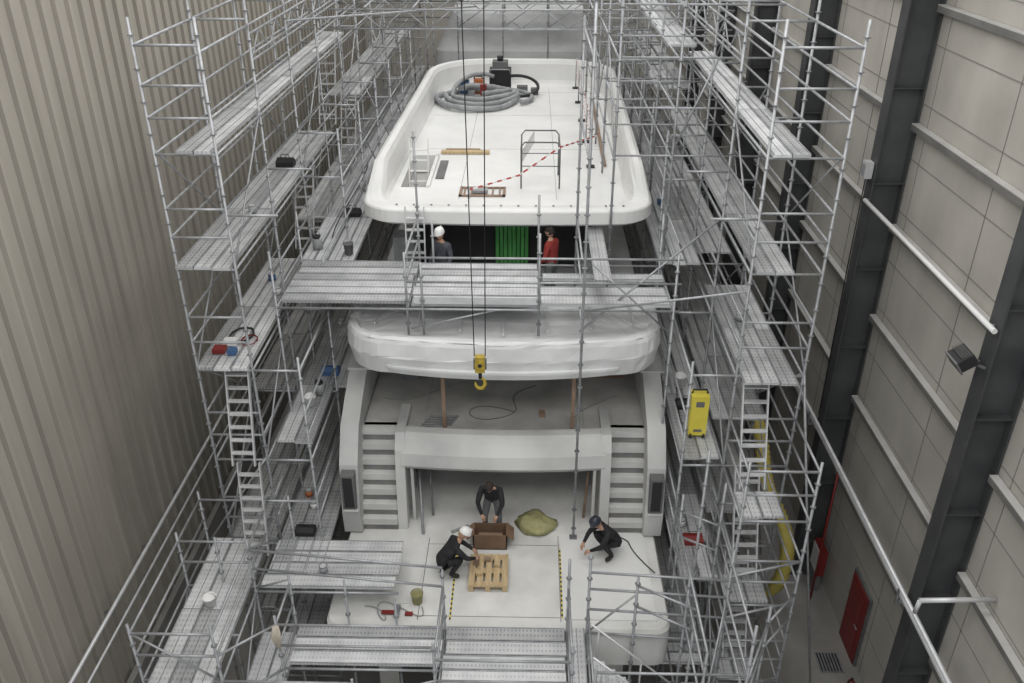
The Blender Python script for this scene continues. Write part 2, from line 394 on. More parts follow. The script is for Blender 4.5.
b.loft([ring(.35,8.08),ring(.05,8.12),ring(.0,8.25),ring(.0,8.3)],'wrap',cap1=True,sm=False)
b.build('upper_deck',yacht)
b=MB()
def ringw(ins,z,j=.012): return [(px+random.uniform(-j,j),py+random.uniform(-j,j),z+random.uniform(-j,j)) for px,py in rrect(CX-3.2+ins,CX+3.2-ins,14.95+ins,17.1,max(.3,.75-ins),.15,bow=.36)]
b.loft([ringw(.16,8.06),ringw(.08,8.10),ringw(.04,8.30),ringw(.0,8.48),ringw(.0,8.52),ringw(.03,8.78),ringw(.06,8.86)],'wrap',cap1=False,sm=False)
b.loft([ringw(.06,8.86),ringw(.11,8.90),ringw(.20,8.90),ringw(.28,8.80),ringw(.6,8.78),ringw(1.0,8.82)],'wrap',cap0=False,sm=False)
for i in range(7):
    x=-3.1+.87*i; b.bar((x,15.05+.15*abs(i-3),8.87),(x,17.0,8.90),.03,.05,'wrap')
b.build('shrink_wrapped_bulwark',yacht)
b=MB()
b.box(CX-2.5,CX+2.5,19.6,33,8.3,10.0,'fillerd')
b.box(CX-2.2,CX+2.0,19.54,19.6,8.35,9.95,'dark')  # black sheet paints the shade of the recess under the sundeck
b.box(CX-2.7,CX-2.2,19.0,19.5,8.3,9.3,'hose'); b.box(1.2,1.9,18.9,19.5,8.3,9.0,'hose'); b.build('upper_deckhouse',yacht)
b=MB()
for i in range(8): b.box(-.8+.10*i,-.72+.10*i,19.38+.02*(i%2),19.42+.02*(i%2),8.35,9.95,'green')
b.build('green_curtain',yacht)
b=MB()
def rz(z_aft,z_fwd,y):
    t=min(1,max(0,(y-18.2)/1.3)); t=t*t*(3-2*t); return z_aft+(z_fwd-z_aft)*t
def sring(ins,za,zf,lean=0): 
    out=[]
    for px,py in rrect(CX-3.22+ins,CX+3.22-ins,17.8+ins,30.6-ins,max(.2,.8-ins*.6),max(.3,2.0-ins),bow=.12):
        t=min(1,max(0,(py-18.2)/1.3)); px=CX+(px-CX)*(1-lean*t)
        px+=.02*max(0,py-19)
        out.append((px,py,rz(za,zf,py)))
    return out
b.loft([sring(.7,10.02,10.02),sring(.12,10.08,10.10),sring(.0,10.16,10.22),sring(.0,10.42,10.5),sring(.02,10.45,10.95,.045),sring(.05,10.46,11.16,.055),sring(.14,10.47,11.2,.055),sring(.26,10.46,11.17,.055),sring(.34,10.44,11.05,.05),sring(.44,10.42,10.55,.03),sring(.50,10.405,10.45,.02),sring(.56,10.4,10.4)],'gel',sm=False)
sd=b.build('sundeck',yacht)
cb=MB(); cb.box(-3.0,-2.35,19.4,21.7,9.9,10.9,'dark'); cut=cb.build('cut')
md=sd.modifiers.new('b','BOOLEAN'); md.object=cut; md.operation='DIFFERENCE'; md.solver='EXACT'
dg=bpy.context.evaluated_depsgraph_get(); me=bpy.data.meshes.new_from_object(sd.evaluated_get(dg)); sd.modifiers.clear(); sd.data=me
bpy.data.objects.remove(cut)
b=MB()
b.box(-2.4,-2.32,19.35,21.75,10.4,10.47,'gel'); b.box(-3.0,-2.32,21.7,21.78,10.4,10.47,'gel')
b.box(-2.25,-2.05,20.0,21.4,10.405,10.43,'darkg')
b.box(-2.98,-2.42,19.45,20.1,10.03,10.06,'dark')  # black sheet paints the darkness at the bottom of the stairwell
for i in range(14): b.tube((-2.9+.38*i,17.98+.006*abs(i-7),10.47),(-2.9+.38*i,17.98+.006*abs(i-7),10.49),.025,'galvd',8)
for y in (22.5,26.0,29.0): b.box(CX-2.4,CX+2.4,y,y+.012,10.4,10.403,'hose')
for x in (-1.6,.6): b.box(x,x+.012,18.6,29.6,10.4,10.403,'hose')
b.build('sundeck_fittings',yacht)
b=MB()
b.loft([[(x,y,8.3) for x,y in rrect(CX-3.2,CX+3.2,32.6,40,.5,2.2)],[(x,y,11.0) for x,y in rrect(CX-3.0,CX+3.0,32.8,39.5,.5,2.2)],[(x,y,12.1) for x,y in rrect(CX-2.5,CX+2.5,34.2,39,.5,2.0)]],'tarp',sm=False)
b.box(CX-2.6,CX+2.6,30.7,32.7,8.3,10.3,'tarp')
b.build('wrapped_wheelhouse',yacht)

# ------------------------------------------------------------------ sundeck clutter
b=MB()
c=Vector((-1.7,27.6,10.48))
for kx in range(4):
    pts=[c+Vector(((1.05-.18*kx+.08*math.sin(3*t+kx))*math.cos(t)*(1.2+.1*kx)+.06*kx,(.85-.16*kx)*math.sin(t)*1.5+.15*kx,.03+.06*kx+.03*math.sin(2*t+kx))) for t in [math.radians(a) for a in range(120+50*kx,440+30*kx,12)]]
    b.pipe(pts,.08,'hose',8,rr=[.08+.012*(i%2) for i in range(len(pts))])
b.pipe(bez(((-.7,28.9,10.5),(-.1,28.7,10.52),(.4,27.8,10.5),(-.3,27.2,10.5)),20),.07,'hose')
b.pipe(bez(((-1.2,29.0,10.9),(-2.0,29.0,11.3),(-3.0,28.0,10.5),(-2.1,27.0,10.5)),20),.07,'hose')
b.pipe(bez(((-.7,29.1,10.9),(.3,29.3,11.0),(.7,27.9,10.5),(-.5,28.0,10.5)),20),.05,'rubber')
b.build('ventilation_hose')
b=MB()
x,y=-1.0,29.3
b.box(x-.35,x+.35,y-.3,y+.3,10.5,11.1,'rubber'); b.box(x-.25,x+.25,y-.25,y+.25,11.1,11.35,'darkg'); b.tube((x,y,11.35),(x,y,11.5),.1,'rubber',10)
for xx in (x-.3,x+.3):
    for yy in (y-.25,y+.25): b.tube((xx-.03,yy,10.46),(xx+.03,yy,10.46),.06,'rubber',10)
b.pipe([(x-.35,y-.2,10.9),(x-.3,y-.42,11.15),(x+.3,y-.42,11.15),(x+.35,y-.2,10.9)],.02,'galv'); b.build('dust_extractor')
b=MB()
b.box(-2.3,-2.0,28.7,29.0,10.42,10.8,'blue'); b.box(-2.27,-2.03,28.73,28.97,10.8,10.85,'rubber')
b.box(-1.85,-1.55,28.75,29.05,10.42,10.85,'orange'); b.pipe([(-1.85,28.9,10.85),(-1.82,28.9,10.93),(-1.58,28.9,10.93),(-1.55,28.9,10.85)],.02,'rubber')
b.box(-.45,-.1,28.9,29.2,10.42,10.6,'darkg'); b.box(-2.0,-1.8,28.2,28.4,10.42,10.6,'galvd'); b.box(-1.6,-1.4,28.0,28.2,10.42,10.85,'red'); b.box(-1.9,-1.5,27.3,27.6,10.42,10.62,'darkg'); b.box(.0,.25,28.6,28.85,10.42,10.6,'darkg')
b.build('tool_cases')
b=MB()
for y0 in (19.3,20.3):
    b.pipe([(-.2,y0,10.42),(-.2,y0,11.4),(-.12,y0,11.5),(.6,y0,11.5),(.68,y0,11.4),(.68,y0,10.42)],.018,'darkg',8)
    b.tube((-.2,y0,10.95),(.68,y0,10.95),.013,'darkg')
for i in range(8): b.tube((-.2,19.35+.13*i,11.0),(.1,19.35+.13*i,11.5),.006,'darkg',4)
for z in (10.95,11.4):
    for x in (-.2,.68): b.tube((x,19.3,z),(x,20.3,z),.013,'darkg')
b.build('safety_railing')
b=MB(); b.bar((-1.35,18.6,10.62),(-.2,19.2,10.78),.012,.04,'rw'); b.bar((-.2,19.27,10.78),(.7,19.27,11.42),.012,.04,'rw'); b.tube((-1.35,18.6,10.42),(-1.35,18.6,10.7),.02,'galv')
b.bar((.7,19.3,11.4),(1.65,21,11.2),.012,.04,'rw'); b.build('barrier_tape')
b=MB()
b.box(-1.6,-.55,18.75,18.81,10.41,10.44,'wooddk'); b.box(-1.6,-.55,19.3,19.36,10.41,10.44,'wooddk'); b.box(-1.6,-1.54,18.75,19.36,10.41,10.44,'wooddk'); b.box(-.61,-.55,18.75,19.36,10.41,10.44,'wooddk')
for i in range(6): b.box(-1.5+.16*i,-1.46+.16*i,18.81,19.3,10.41,10.435,'wooddk')
b.box(-1.3,-.95,18.9,19.1,10.44,10.5,'hose'); b.build('wooden_frame')
b=MB(); b.box(-2.3,-1.05,22.0,22.2,10.41,10.47,'wood'); b.box(-2.2,-1.3,22.3,22.4,10.41,10.45,'wooddk'); b.build('timber_plank')
b=MB(); b.ladder((-2.68,19.7,8.32),(-2.68,20.6,11.2),.45,'white'); b.build('access_ladder')
b=MB(); b.ladder((-2.45,17.25,8.35),(-2.45,17.55,10.6),.4,'alu'); b.build('access_ladder')
b=MB()
for y in (21,23.2,25.4,27.6,29.6): b.tube((1.5,y,10.42),(1.5,y,11.4),.02,'galv'); b.box(1.4,1.6,y-.1,y+.1,10.41,10.44,'rubber')
b.bar((1.5,21,11.35),(1.5,29.6,11.35),.012,.05,'rw'); b.bar((1.5,21,10.95),(1.5,29.6,10.95),.012,.05,'rw'); b.bar((1.85,21,10.45),(1.95,28,10.45),.08,.05,'wooddk'); b.build('barrier_fence')

# ------------------------------------------------------------------ scaffolding
scaf=empty('scaffolding')
YS=[13.5+2.5*i for i in range(11)]
def tower(b,rows,ys,z0,ztop,levels,outer,gr=(0.5,1.0),diag=True):
    for x in rows:
        for y in ys:
            zt=ztop(x,y); b.post(x,y,z0,zt,True)
    for z in levels:
        for y in ys:
            for i in range(len(rows)-1):
                if z<=min(ztop(rows[i],y),ztop(rows[i+1],y))+.01: b.tube((rows[i],y,z-.08),(rows[i+1],y,z-.08))
        for x in rows:
            for j in range(len(ys)-1):
                if z<=ztop(x,ys[j])+.01: b.tube((x,ys[j],z-.08),(x,ys[j+1],z-.08))
        for j in range(len(ys)-1):
            for g in gr:
                if z+g<=ztop(outer,ys[j])+.01: b.tube((outer,ys[j],z+g),(outer,ys[j+1],z+g))
                if random.random()<.6 and z+g<=ztop(rows[1],ys[j]): b.tube((rows[1],ys[j],z+g),(rows[1],ys[j+1],z+g))
        for g in gr:
            if z+g<=ztop(rows[0],ys[0])+.01: b.tube((rows[0],ys[0],z+g),(rows[1],ys[0],z+g))
    if diag:
        for j in range(0,len(ys)-1,2):
            for a,z in enumerate(levels[:-1]):
                z2=levels[a+1]
                if z2<=ztop(outer,ys[j]): 
                    b.tube((outer,ys[j+(a%2)],z),(outer,ys[j+1-(a%2)],z2),.02)
                    if a%2: b.tube((rows[1],ys[j],z),(rows[1],ys[j+1],z2),.02)
LV=[1,3,5,7,9,11,13]
b=MB()
tower(b,[-6.0,-5.0,-4.15],YS,0,lambda x,y: 15.0 if x<-4.5 else 12.0 if y>16 else 9.2,LV,-6.0)
for j in range(10): b.tube((-5,YS[j],14.5),(-5,YS[j+1],14.5)); b.tube((-5,YS[j],12.0),(-5,YS[j+1],12.0))
for y in YS: b.tube((-6,y,14.6),(-5,y,14.6)); b.tube((-5,y,11.9),(-4.15,y,11.9))
b.planks(-5.62,-5.05,13.4,24.5,13)
b.planks(-6.0,-5.05,13.4,22,11)
b.planks(-6.0,-5.05,26,38,11)
b.planks(-6.0,-5.05,13.4,18.4,9)
b.planks(-6.0,-5.05,21,38,9)
b.planks(-6.0,-5.05,16.0,38,7)
b.planks(-6.0,-5.05,13.5,38,5)
b.planks(-6.0,-5.05,13.5,38,3)
b.planks(-4.95,-3.78,17.3,38,9.45,w=.30)
b.planks(-4.95,-3.9,16.1,30,7.0,w=.31)
b.planks(-4.95,-4.22,14.0,16.1,7.0,w=.31)
b.planks(-4.95,-3.95,12.5,30,5.0,w=.31)
b.planks(-4.95,-4.2,12.5,30,3.0)
for g in (9.95,10.45):
    for j in range(1,10): b.tube((-4.15,YS[j],g),(-4.15,YS[j+1],g))
for z in (5.5,6.0,7.5,8.0): 
    for j in range(0,6): b.tube((-4.15,YS[j],z),(-4.15,YS[j+1],z))
b.build('tower_port',scaf)
b=MB()
b.ladder((-5.3,12.95,5.0),(-5.3,13.3,7.0),.42); b.ladder((-5.35,13.2,7.0),(-5.35,13.7,9.0),.42)
b.ladder((-5.3,24.6,9),(-5.3,25.6,11.2),.42); b.ladder((-5.3,19.6,7),(-5.3,20.8,9.4),.42); b.ladder((-5.3,22.6,11),(-5.3,23.6,13.4),.42); b.ladder((-5.3,19.0,9),(-5.3,19.9,11),.42)
b.build('ladders',scaf)
b=MB()
tower(b,[4.95,3.75,2.95],YS,0,lambda x,y: 15.0 if x>3.3 else (12.0 if y>16 else 9.2),LV,4.95)
for y in YS: b.tube((4.95,y,14.6),(3.75,y,14.6)); b.tube((2.95,y,11.9),(3.75,y,11.9))
for j in range(10): b.tube((3.75,YS[j],14.5),(3.75,YS[j+1],14.5)); b.tube((3.75,YS[j],12.0),(3.75,YS[j+1],12.0)); b.tube((3.75,YS[j],10),(3.75,YS[j+1],10))
b.planks(3.8,4.4,13.4,22,13)
b.planks(3.8,4.45,13.4,24.5,11)
b.planks(3.8,4.75,13.1,17.2,9)
b.planks(3.8,4.75,19,38,9)
b.planks(3.8,4.9,27,38,11)
b.planks(3.8,4.9,15.0,38,7)
b.planks(3.8,4.9,14.5,38,5)
b.planks(3.8,4.9,14.5,38,3)
b.planks(2.8,3.7,17.3,38,9.45,w=.30)
b.planks(2.95,3.7,13.6,30,7.0)
b.planks(2.95,3.7,12.5,30,5.0)
b.planks(3.0,3.7,12.5,30,3.0)
for g in (9.95,10.45):
    for j in range(1,10): b.tube((2.95,YS[j],g),(2.95,YS[j+1],g))
for z in (5.5,6.0,7.5,8.0): 
    for j in range(0,6): b.tube((2.95,YS[j],z),(2.95,YS[j+1],z))
b.build('tower_starboard',scaf)
b=MB()
b.ladder((4.1,12.7,7.0),(4.1,13.5,9.0),.45); b.ladder((4.15,12.4,5.0),(4.15,13.3,7.0),.45)
b.ladder((4.2,12.4,3.0),(4.2,13.3,5.0),.45); b.ladder((4.25,12.2,1.0),(4.25,13.1,3.0),.45)
for z in (1,3,5,7): b.planks(3.75,4.5,11.9,12.6,z+.0)
for x in (3.75,4.95):
    b.post(x,11.9,0,8.2,True)
    for z in (1,3,5,7): b.tube((x,11.9,z-.08),(x,13.5,z-.08)); b.tube((x,11.9,z+1),(x,13.5,z+1)); b.tube((x,11.9,z+.5),(x,13.5,z+.5))
for z in (1,3,5,7): b.tube((3.75,11.9,z+1),(4.95,11.9,z+1)); b.tube((3.75,11.9,z+.5),(4.95,11.9,z+.5)); b.tube((3.75,11.9,z-.08),(4.95,11.9,z-.08))
b.build('stair_tower',scaf)
b=MB()
b.planks(-4.85,-2.35,15.2,17.15,9.5,along='x',w=.33,L=2.5)
b.planks(-2.3,.2,15.1,15.9,9.5,along='x',w=.33); b.planks(-2.3,.2,15.9,17.15,9.46,along='x',w=.33,ks=('pl1','pl3'))
b.planks(.25,2.75,15.1,15.9,9.52,along='x',w=.33); b.planks(.25,2.75,16.3,17.15,9.5,along='x',w=.33,drop=.3)
for x in (-4.9,-2.35,-2.05,.2,2.8):
    for y in (15.05,17.2):
        zt={-2.05:10.4,.2:11.0}.get(x,10.6)
        b.post(x,y,8.86 if (abs(x+.5)<3 and y<16) else (8.32 if abs(x+.5)<3 else 0),zt)
b.post(1.0,14.25,4.42,17.4,True); b.post(1.0,17.2,8.32,14.5); b.tube((1.0,14.25,9.42),(1.0,17.2,9.42)); b.tube((1.0,14.25,12.6),(1.0,17.2,12.6)); b.tube((1.0,14.25,14.3),(1.0,17.2,14.3))
b.post(-2.4,17.62,8.32,12.2)
for y in (15.05,17.2):
    b.tube((-4.9,y,9.42),(2.9,y,9.42)); 
for z in (10.0,10.5): b.tube((-2.35,15.05,z),(2.9,15.05,z))
for x in (-4.9,-2.35,.2,2.8): b.tube((x,15.05,9.42),(x,17.2,9.42))
for z in (10.0,10.5): b.tube((-2.35,15.05,z),(-2.35,17.2,z)); b.tube((1.0,15.05,z),(1.0,17.2,z))
b.tube((-2.3,15.05,9.0),(-.6,15.05,9.42),.02); b.tube((2.7,15.05,9.0),(1.2,15.05,10.4),.02)
b.bar((-2.2,15.08,9.6),(.2,15.08,9.6),.03,.15,'alu')
b.planks(1.25,1.6,15.2,18.0,10.0)
b.tube((1.0,15.05,9.4),(3.75,13.5,10.6)); b.tube((1.0,15.05,8.96),(3.75,16,11.0),.022)
b.build('bridge',scaf)
b=MB()
for y in (18.0,20.5,23,25.5,28,30.8):
    for x in (1.75,2.95):
        z0=8.35 if y<18.5 else (10.42 if x<2 else 9.48)
        yy=17.7 if y==18 else y
        b.post(x,yy,z0,15.0)
    for z in (11.6,12.6,13.6,14.6): b.tube((1.75,y,z),(4.95,y,z))
for x in (1.75,2.95):
    for z in (11.6,12.6,13.6,14.6): b.tube((x,17.7,z),(x,30.8,z))
b.tube((2.95,18,11.6),(3.75,18,13.6)); b.tube((1.75,17.7,11.6),(1.75,20.5,13.6),.02); b.tube((1.75,20.5,13.6),(1.75,23,11.6),.02); b.tube((1.75,23,11.6),(1.75,25.5,13.6),.02)
b.planks(3.0,3.65,20,30.5,13.5)
b.build('frame_starboard',scaf)
for n_,(y,z) in enumerate(((22.5,13.4),(25,13.5),(28.5,13.2),(31,13.4),(33.5,12.6))):
    b=MB(); b.truss((-6.0,y+.07,z),(4.95,y+.07,z),.45,.55); b.build('lattice_girder_%d'%(n_+1),scaf)
b=MB()
for x in (-4.2,-2.6,-1,.6,2.2):
    for y in (32.3,34.6): b.post(x,y,9.5 if y<32.5 and abs(x+.5)>3.3 else (10.32 if y<32.5 else 12.0),15)
for z in (11.9,13.0,14.0,14.8):
    for y in (32.3,34.6): b.tube((-6,y,z),(4.95,y,z))
    for x in (-4.2,-2.6,-1,.6,2.2): b.tube((x,32.3,z),(x,34.6,z))
b.planks(-5,4,32.35,34.5,13.05,along='x',w=.33,drop=.35)
for i,x in enumerate((-4.2,-2.6,-1,.6)): b.tube((x,32.3,11.9),(x+1.6,32.3,13.0),.02); b.tube((x+1.6,32.3,13.0),(x,32.3,14.0),.02)
b.build('frame_forward',scaf)
b=MB()
for x in (-4.1,-2.9):
    b.tube((x,22.5,13.9),(x,33.5,13.9)); b.tube((x+5.6,22.5,13.9),(x+5.6,33.5,13.9))
b.tube((-6,13.5,14.6),(-6,38.5,14.6)); b.tube((4.95,13.5,14.6),(4.95,38.5,14.6))
b.truss((-5,16,13.9),(-5,33,13.9),.45,.6); b.truss((3.75,16,13.9),(3.75,33,13.9),.45,.6)
b.tube((-5,18.5,14.2),(-1.5,25,13.6)); b.tube((-5,21,14.6),(1.75,25.5,14.6)); b.tube((-5,26,14.5),(1.75,26,14.5)); b.tube((-5,23.5,14.9),(4.95,23.5,14.9)); b.tube((-4.1,25,12.6),(-4.1,25,14.8)); b.tube((-2.9,25,12.6),(-2.9,25,14.8))
b.tube((-5,28.5,12.5),(-4.15,28.5,9.5),.02); b.tube((-5,26,11.5),(-4.15,26,9.5),.02); b.tube((-5,23.5,11.5),(-4.15,23.5,9.5),.02)
b.build('lattice_girders_side',scaf)
b=MB()
b.planks(-5.0,-2.45,12.1,13.4,5.0,along='x',w=.33)
b.planks(-4.2,-1.5,10.75,11.65,4.5,along='x',w=.31)
b.planks(-1.45,.75,10.0,11.65,4.5,along='x',w=.33)
b.planks(.8,1.1,10.2,11.65,4.5,along='y',w=.3)
b.planks(-6.3,-5.2,9.6,13.45,5.0,along='y')
b.planks(-4.6,-1.6,9.3,10.4,3.6,along='x')
b.planks(-5.1,-4.35,10.2,12.0,3.9,along='y')
b.planks(2.2,3.5,12.2,13.0,3.0,along='x'); b.planks(2.95,3.6,9.9,11.4,3.4,along='y')
P=[(-6.45,10.0,6.2),(-6.45,12.2,6.2),(-6.45,13.4,6.2),(-5.1,10.0,6.2),(-5.1,12.05,6.2),(-4.3,10.7,5.7),(-4.3,11.68,5.7),(-3.3,11.68,5.6),(-1.5,10.0,5.9),(-1.5,11.66,5.9),(.78,10.0,5.9),(.78,11.66,6.2),(-2.4,11.66,5.2),
   (1.15,9.8,5.6),(1.15,11.66,6.3),(2.9,9.8,6.0),(2.9,11.5,6.0),(3.6,9.8,6.6),(3.6,11.5,6.6),(3.2,12.5,8),(2.95,11.0,5.4),(2.0,11.55,5.9),(-5.75,12.2,6.1),(-4.7,13.45,6.1),(-2.9,10.0,5.0),(3.6,12.6,7.2),(4.3,11.2,5.6),(2.95,13.0,6.6)]
for x,y,z in P: b.post(x,y,0,z,True)
def rails(x0,y0,x1,y1,zs):
    for z in zs: b.tube((x0,y0,z),(x1,y1,z))
rails(-6.45,10,-6.45,13.4,(3,4.9,5.5,6.0)); rails(-6.45,12.2,-5.1,12.2,(4.9,5.5,6.0)); rails(-6.45,10,-5.1,10,(3,4.9,5.5,6.0)); rails(-6.45,13.4,-4.15,13.4,(4.9,6.0))
rails(-5.1,12.05,-2.4,12.05,(4.92,)); rails(-5.1,12.05,-1.5,11.66,(5.5,5.95)); rails(-4.3,10.7,-1.5,10.7,(4.42,5.0,5.5)); rails(-4.3,11.68,.78,11.66,(4.4,))
rails(-1.5,10,-1.5,11.66,(5.0,5.5,4.4)); rails(-1.5,10.0,.78,10.0,(5.0,5.5,4.4)); rails(.78,10,.78,11.66,(5.0,5.5,4.4))
rails(-4.3,10.7,-4.3,11.68,(4.42,5.0,5.5)); rails(1.15,11.66,3.6,11.5,(4.4,5.0,5.5,5.9)); rails(1.15,9.8,3.6,9.8,(3,4,5.0,5.5)); rails(3.6,9.8,3.6,13.5,(3,5.0,5.5,6.3)); rails(1.15,9.8,1.15,11.66,(3,4.4,5.0)); rails(2.9,9.8,2.9,13.4,(3,4.9,5.5,6.0))
rails(3.6,11.5,4.95,11.9,(3,5,6)); rails(-5.1,10,-5.1,13.5,(4.9,5.5,6.0)); rails(-4.3,10.7,-5.1,10.0,(4.4,5.5))
rails(2.95,13.0,3.6,12.6,(5.6,6.2)); rails(3.6,9.8,4.3,11.2,(4.6,5.2)); rails(4.3,11.2,4.95,11.9,(4.6,5.2)); rails(-5.1,10,-2.9,10,(4.5,4.9)); rails(2.0,11.55,2.95,11.0,(5.2,5.7)); rails(-6.45,11,-5.1,11,(4.9,))
b.tube((-6.45,10,3),(-6.45,12.2,4.9),.02); b.tube((-5.1,10,3),(-5.1,12.05,4.9),.02); b.tube((-4.3,10.7,3.2),(-1.5,10.0,5.0),.02); b.tube((1.15,9.8,3),(2.9,9.8,5.0),.02); b.tube((2.9,9.8,3.0),(3.6,11.5,5.5),.02); b.tube((-6.45,13.4,4.9),(-5,13.5,7),.02); b.tube((-5.1,12.05,5.0),(-4.3,11.68,5.6),.02); b.tube((2.9,11.5,5.9),(3.6,13.4,4.5),.02)
b.tube((-6.45,10,6.0),(-5.1,10,4.9),.02); b.tube((-5.1,12.05,6.0),(-5.0,13.4,5.0),.02); b.tube((3.6,11.5,3.0),(3.6,13.5,5.5),.02); b.tube((1.15,11.66,4.4),(2.0,11.55,5.5),.02)
b.build('aft_platforms',scaf)
b=MB()
n=9
for i in range(n):
    x=1.2+.2*i; z=4.4-.2*i; b.box(x,x+.24,10.3,11.0,z-.03,z,'pl1')
for y in (10.28,11.02):
    b.bar((1.15,y,4.45),(1.2+.2*n,y,4.45-.2*n-.0),.03,.14,'alu',up=(0,0,1)); b.tube((1.15,y,5.3),(1.2+.2*n,y,5.3-.2*n),.02,'alu')
    for i in (0,4,8): b.tube((1.3+.2*i,y,4.3-.2*i),(1.3+.2*i,y,5.15-.2*i),.018,'alu')
b.box(3.0,3.55,10.0,11.4,2.5,2.55,'pl2')
b.build('access_stair',scaf)
b=MB()
for y in (13.5,18.5,23.5,28.5): b.tube((4.95,y,9),(6.6,y+.2,0),.025)
b.build('raking_braces',scaf)

# ------------------------------------------------------------------ crane hook
b=MB()
hx,hy=-.88,13.8
for dx in (-.10,.1): b.tube((hx+dx,hy,9.1),(hx+dx*2.2,hy,19.9),.010,'rubber',5)
b.box(hx-.09,hx+.09,hy-.07,hy+.07,8.78,9.1,'hookyel'); b.box(hx-.12,hx+.12,hy-.04,hy+.04,8.84,9.04,'darkg'); b.tube((hx,hy-.08,8.94),(hx,hy+.08,8.94),.10,'hookyel',14); b.tube((hx,hy-.09,8.94),(hx,hy+.09,8.94),.04,'rubber',10)
b.tube((hx,hy,8.78),(hx,hy,8.62),.035,'rubber')
b.pipe([(hx,hy,8.65),(hx+.07,hy,8.6),(hx+.09,hy,8.5),(hx+.04,hy,8.41),(hx-.04,hy,8.41),(hx-.09,hy,8.48),(hx-.09,hy,8.54)],.03,'hookyel',8,rr=[.02,.03,.035,.04,.035,.025,.012])
b.build('crane_hook')

# ------------------------------------------------------------------ objects on the swim platform
b=MB()
z=4.41; x0,x1,y0,y1=-1.13,-.36,12.65,13.55
for i in range(3): b.box(x0+.335*i,x0+.335*i+.1,y0,y1,z,z+.02,'wood'); 
for i in range(3):
    for j in range(3): b.box(x0+.335*i,x0+.335*i+.1,y0+.38*j,y0+.38*j+.14,z+.02,z+.11,'wood')
for j in range(3): b.box(x0,x1,y0+.38*j,y0+.38*j+.14,z+.11,z+.13,'wood')
for i in range(5): b.box(x0+.163*i,x0+.163*i+.12,y0,y1,z+.13,z+.155,'wood')
b.build('wooden_pallet')
b=MB()
z=4.57
for i,(xx,yy) in enumerate(((-1.0,13.25),(-.93,12.95),(-.78,13.35),(-.58,13.2))):
    b.box(xx-.06,xx+.06,yy-.05,yy+.05,z,z+.07,'wood' if i%2 else 'wooddk')
b.build('wood_offcuts')
b=MB()
x0,x1,y0,y1,z=-1.1,-.4,13.85,14.25,4.41
b.box(x0,x1,y0,y1,z,z+.02,'card')
b.box(x0,x0+.02,y0,y1,z,z+.38,'card'); b.box(x1-.02,x1,y0,y1,z,z+.38,'card'); b.box(x0,x1,y0,y0+.02,z,z+.38,'card'); b.box(x0,x1,y1-.02,y1,z,z+.38,'card')
b.bar((x0,(y0+y1)/2,z+.38),(x0-.14,(y0+y1)/2,z+.25),.40,.012,'card'); b.bar((x1,(y0+y1)/2,z+.38),(x1+.14,(y0+y1)/2,z+.25),.40,.012,'card')
b.box(x0+.1,x1-.1,y0+.1,y1-.1,z+.02,z+.2,'wooddk'); b.build('cardboard_box')
b=MB()
rings=[]
for i in range(7):
    t=i/6; rr=.40*math.cos(t*1.3)+.02; rings.append([( .20+rr*math.cos(a)*(1+.22*math.sin(3*a+i)), 14.6+rr*.9*math.sin(a)*(1+.2*math.cos(2*a+i)),4.41+.24*math.sin(t*1.5)+.035*math.sin(5*a)*(i<6)) for a in [2*math.pi*j/18 for j in range(18)]])
rings[0]=[(x,y,4.41) for x,y,z in rings[0]]
b.loft(rings,'olive'); b.build('canvas_bag')
b=MB()
for (x,ya,yb) in ((-2.15,12.3,14.0),(-1.45,11.9,14.4),(.69,12.0,13.9)): b.box(x,x+.03,ya,yb,4.404,4.412,'ybk')
b.build('hazard_tape_strips')
def bucket(x,y,z,k,r=.14,h=.28):
    b=MB(); n=14
    def R(r,zz): return [(x+r*math.cos(2*math.pi*i/n),y+r*math.sin(2*math.pi*i/n),zz) for i in range(n)]
    b.loft([R(r*.8,z),R(r,z+h),R(r*1.06,z+h),R(r*1.06,z+h-.02),R(r*.95,z+h-.02),R(r*.78,z+.03)],k)
    b.pipe([(x-r,y,z+h),(x-r*.7,y-.02,z+h+.08),(x,y-.03,z+h+.12),(x+r*.7,y-.02,z+h+.08),(x+r,y,z+h)],.006,'galv',5); b.build('bucket')
bucket(-2.1,12.35,4.41,'olive',.12,.24); bucket(-4.55,15.3,7.03,'white',.12,.22)
bucket(-3.95,17.6,9.48,'darkg',.11,.25); bucket(3.3,16.2,7.03,'white'); bucket(-5.8,11.6,5.03,'white',.12,.2)
def tin(x,y,z,k='galv',r=.08,h=.14):
    b=MB(); b.tube((x,y,z),(x,y,z+h),r,k,12); b.tube((x,y,z+h),(x,y,z+h+.008),r*1.05,'galvd',12); b.tube((x,y,z+h+.008),(x,y,z+h+.012),r*.8,'alu',12); b.build('paint_tin')
for (x,y,z,k) in ((-5.3,16.5,9.02,'white'),(-5.6,17.2,9.02,'blue'),(-4.5,14.4,5.02,'white'),(-4.7,14.8,5.02,'orange'),(-5.4,16.0,11.02,'galv'),(-4.6,18.9,7.02,'white'),(4.2,15.5,9.02,'galv'),(3.2,14.0,5.02,'white'),(-3.9,12.5,5.02,'galv'),(-4.4,22.0,9.47,'white'),(3.3,21.0,9.47,'blue')): tin(x,y,z,k)
def toolbag(x,y,z,k='rubber'):
    b=MB(); b.loft([[(x+a*.2,y+c*.12,z+h) for a,c in ((-1,-1),(1,-1),(1,1),(-1,1))] if h<.12 else [(x+a*.18,y+c*.05,z+h) for a,c in ((-1,-1),(1,-1),(1,1),(-1,1))] for h in (0,.1,.18)],k,sm=False)
    b.pipe([(x-.1,y,z+.18),(x-.08,y,z+.26),(x+.08,y,z+.26),(x+.1,y,z+.18)],.012,'darkg',5); b.build('tool_bag')
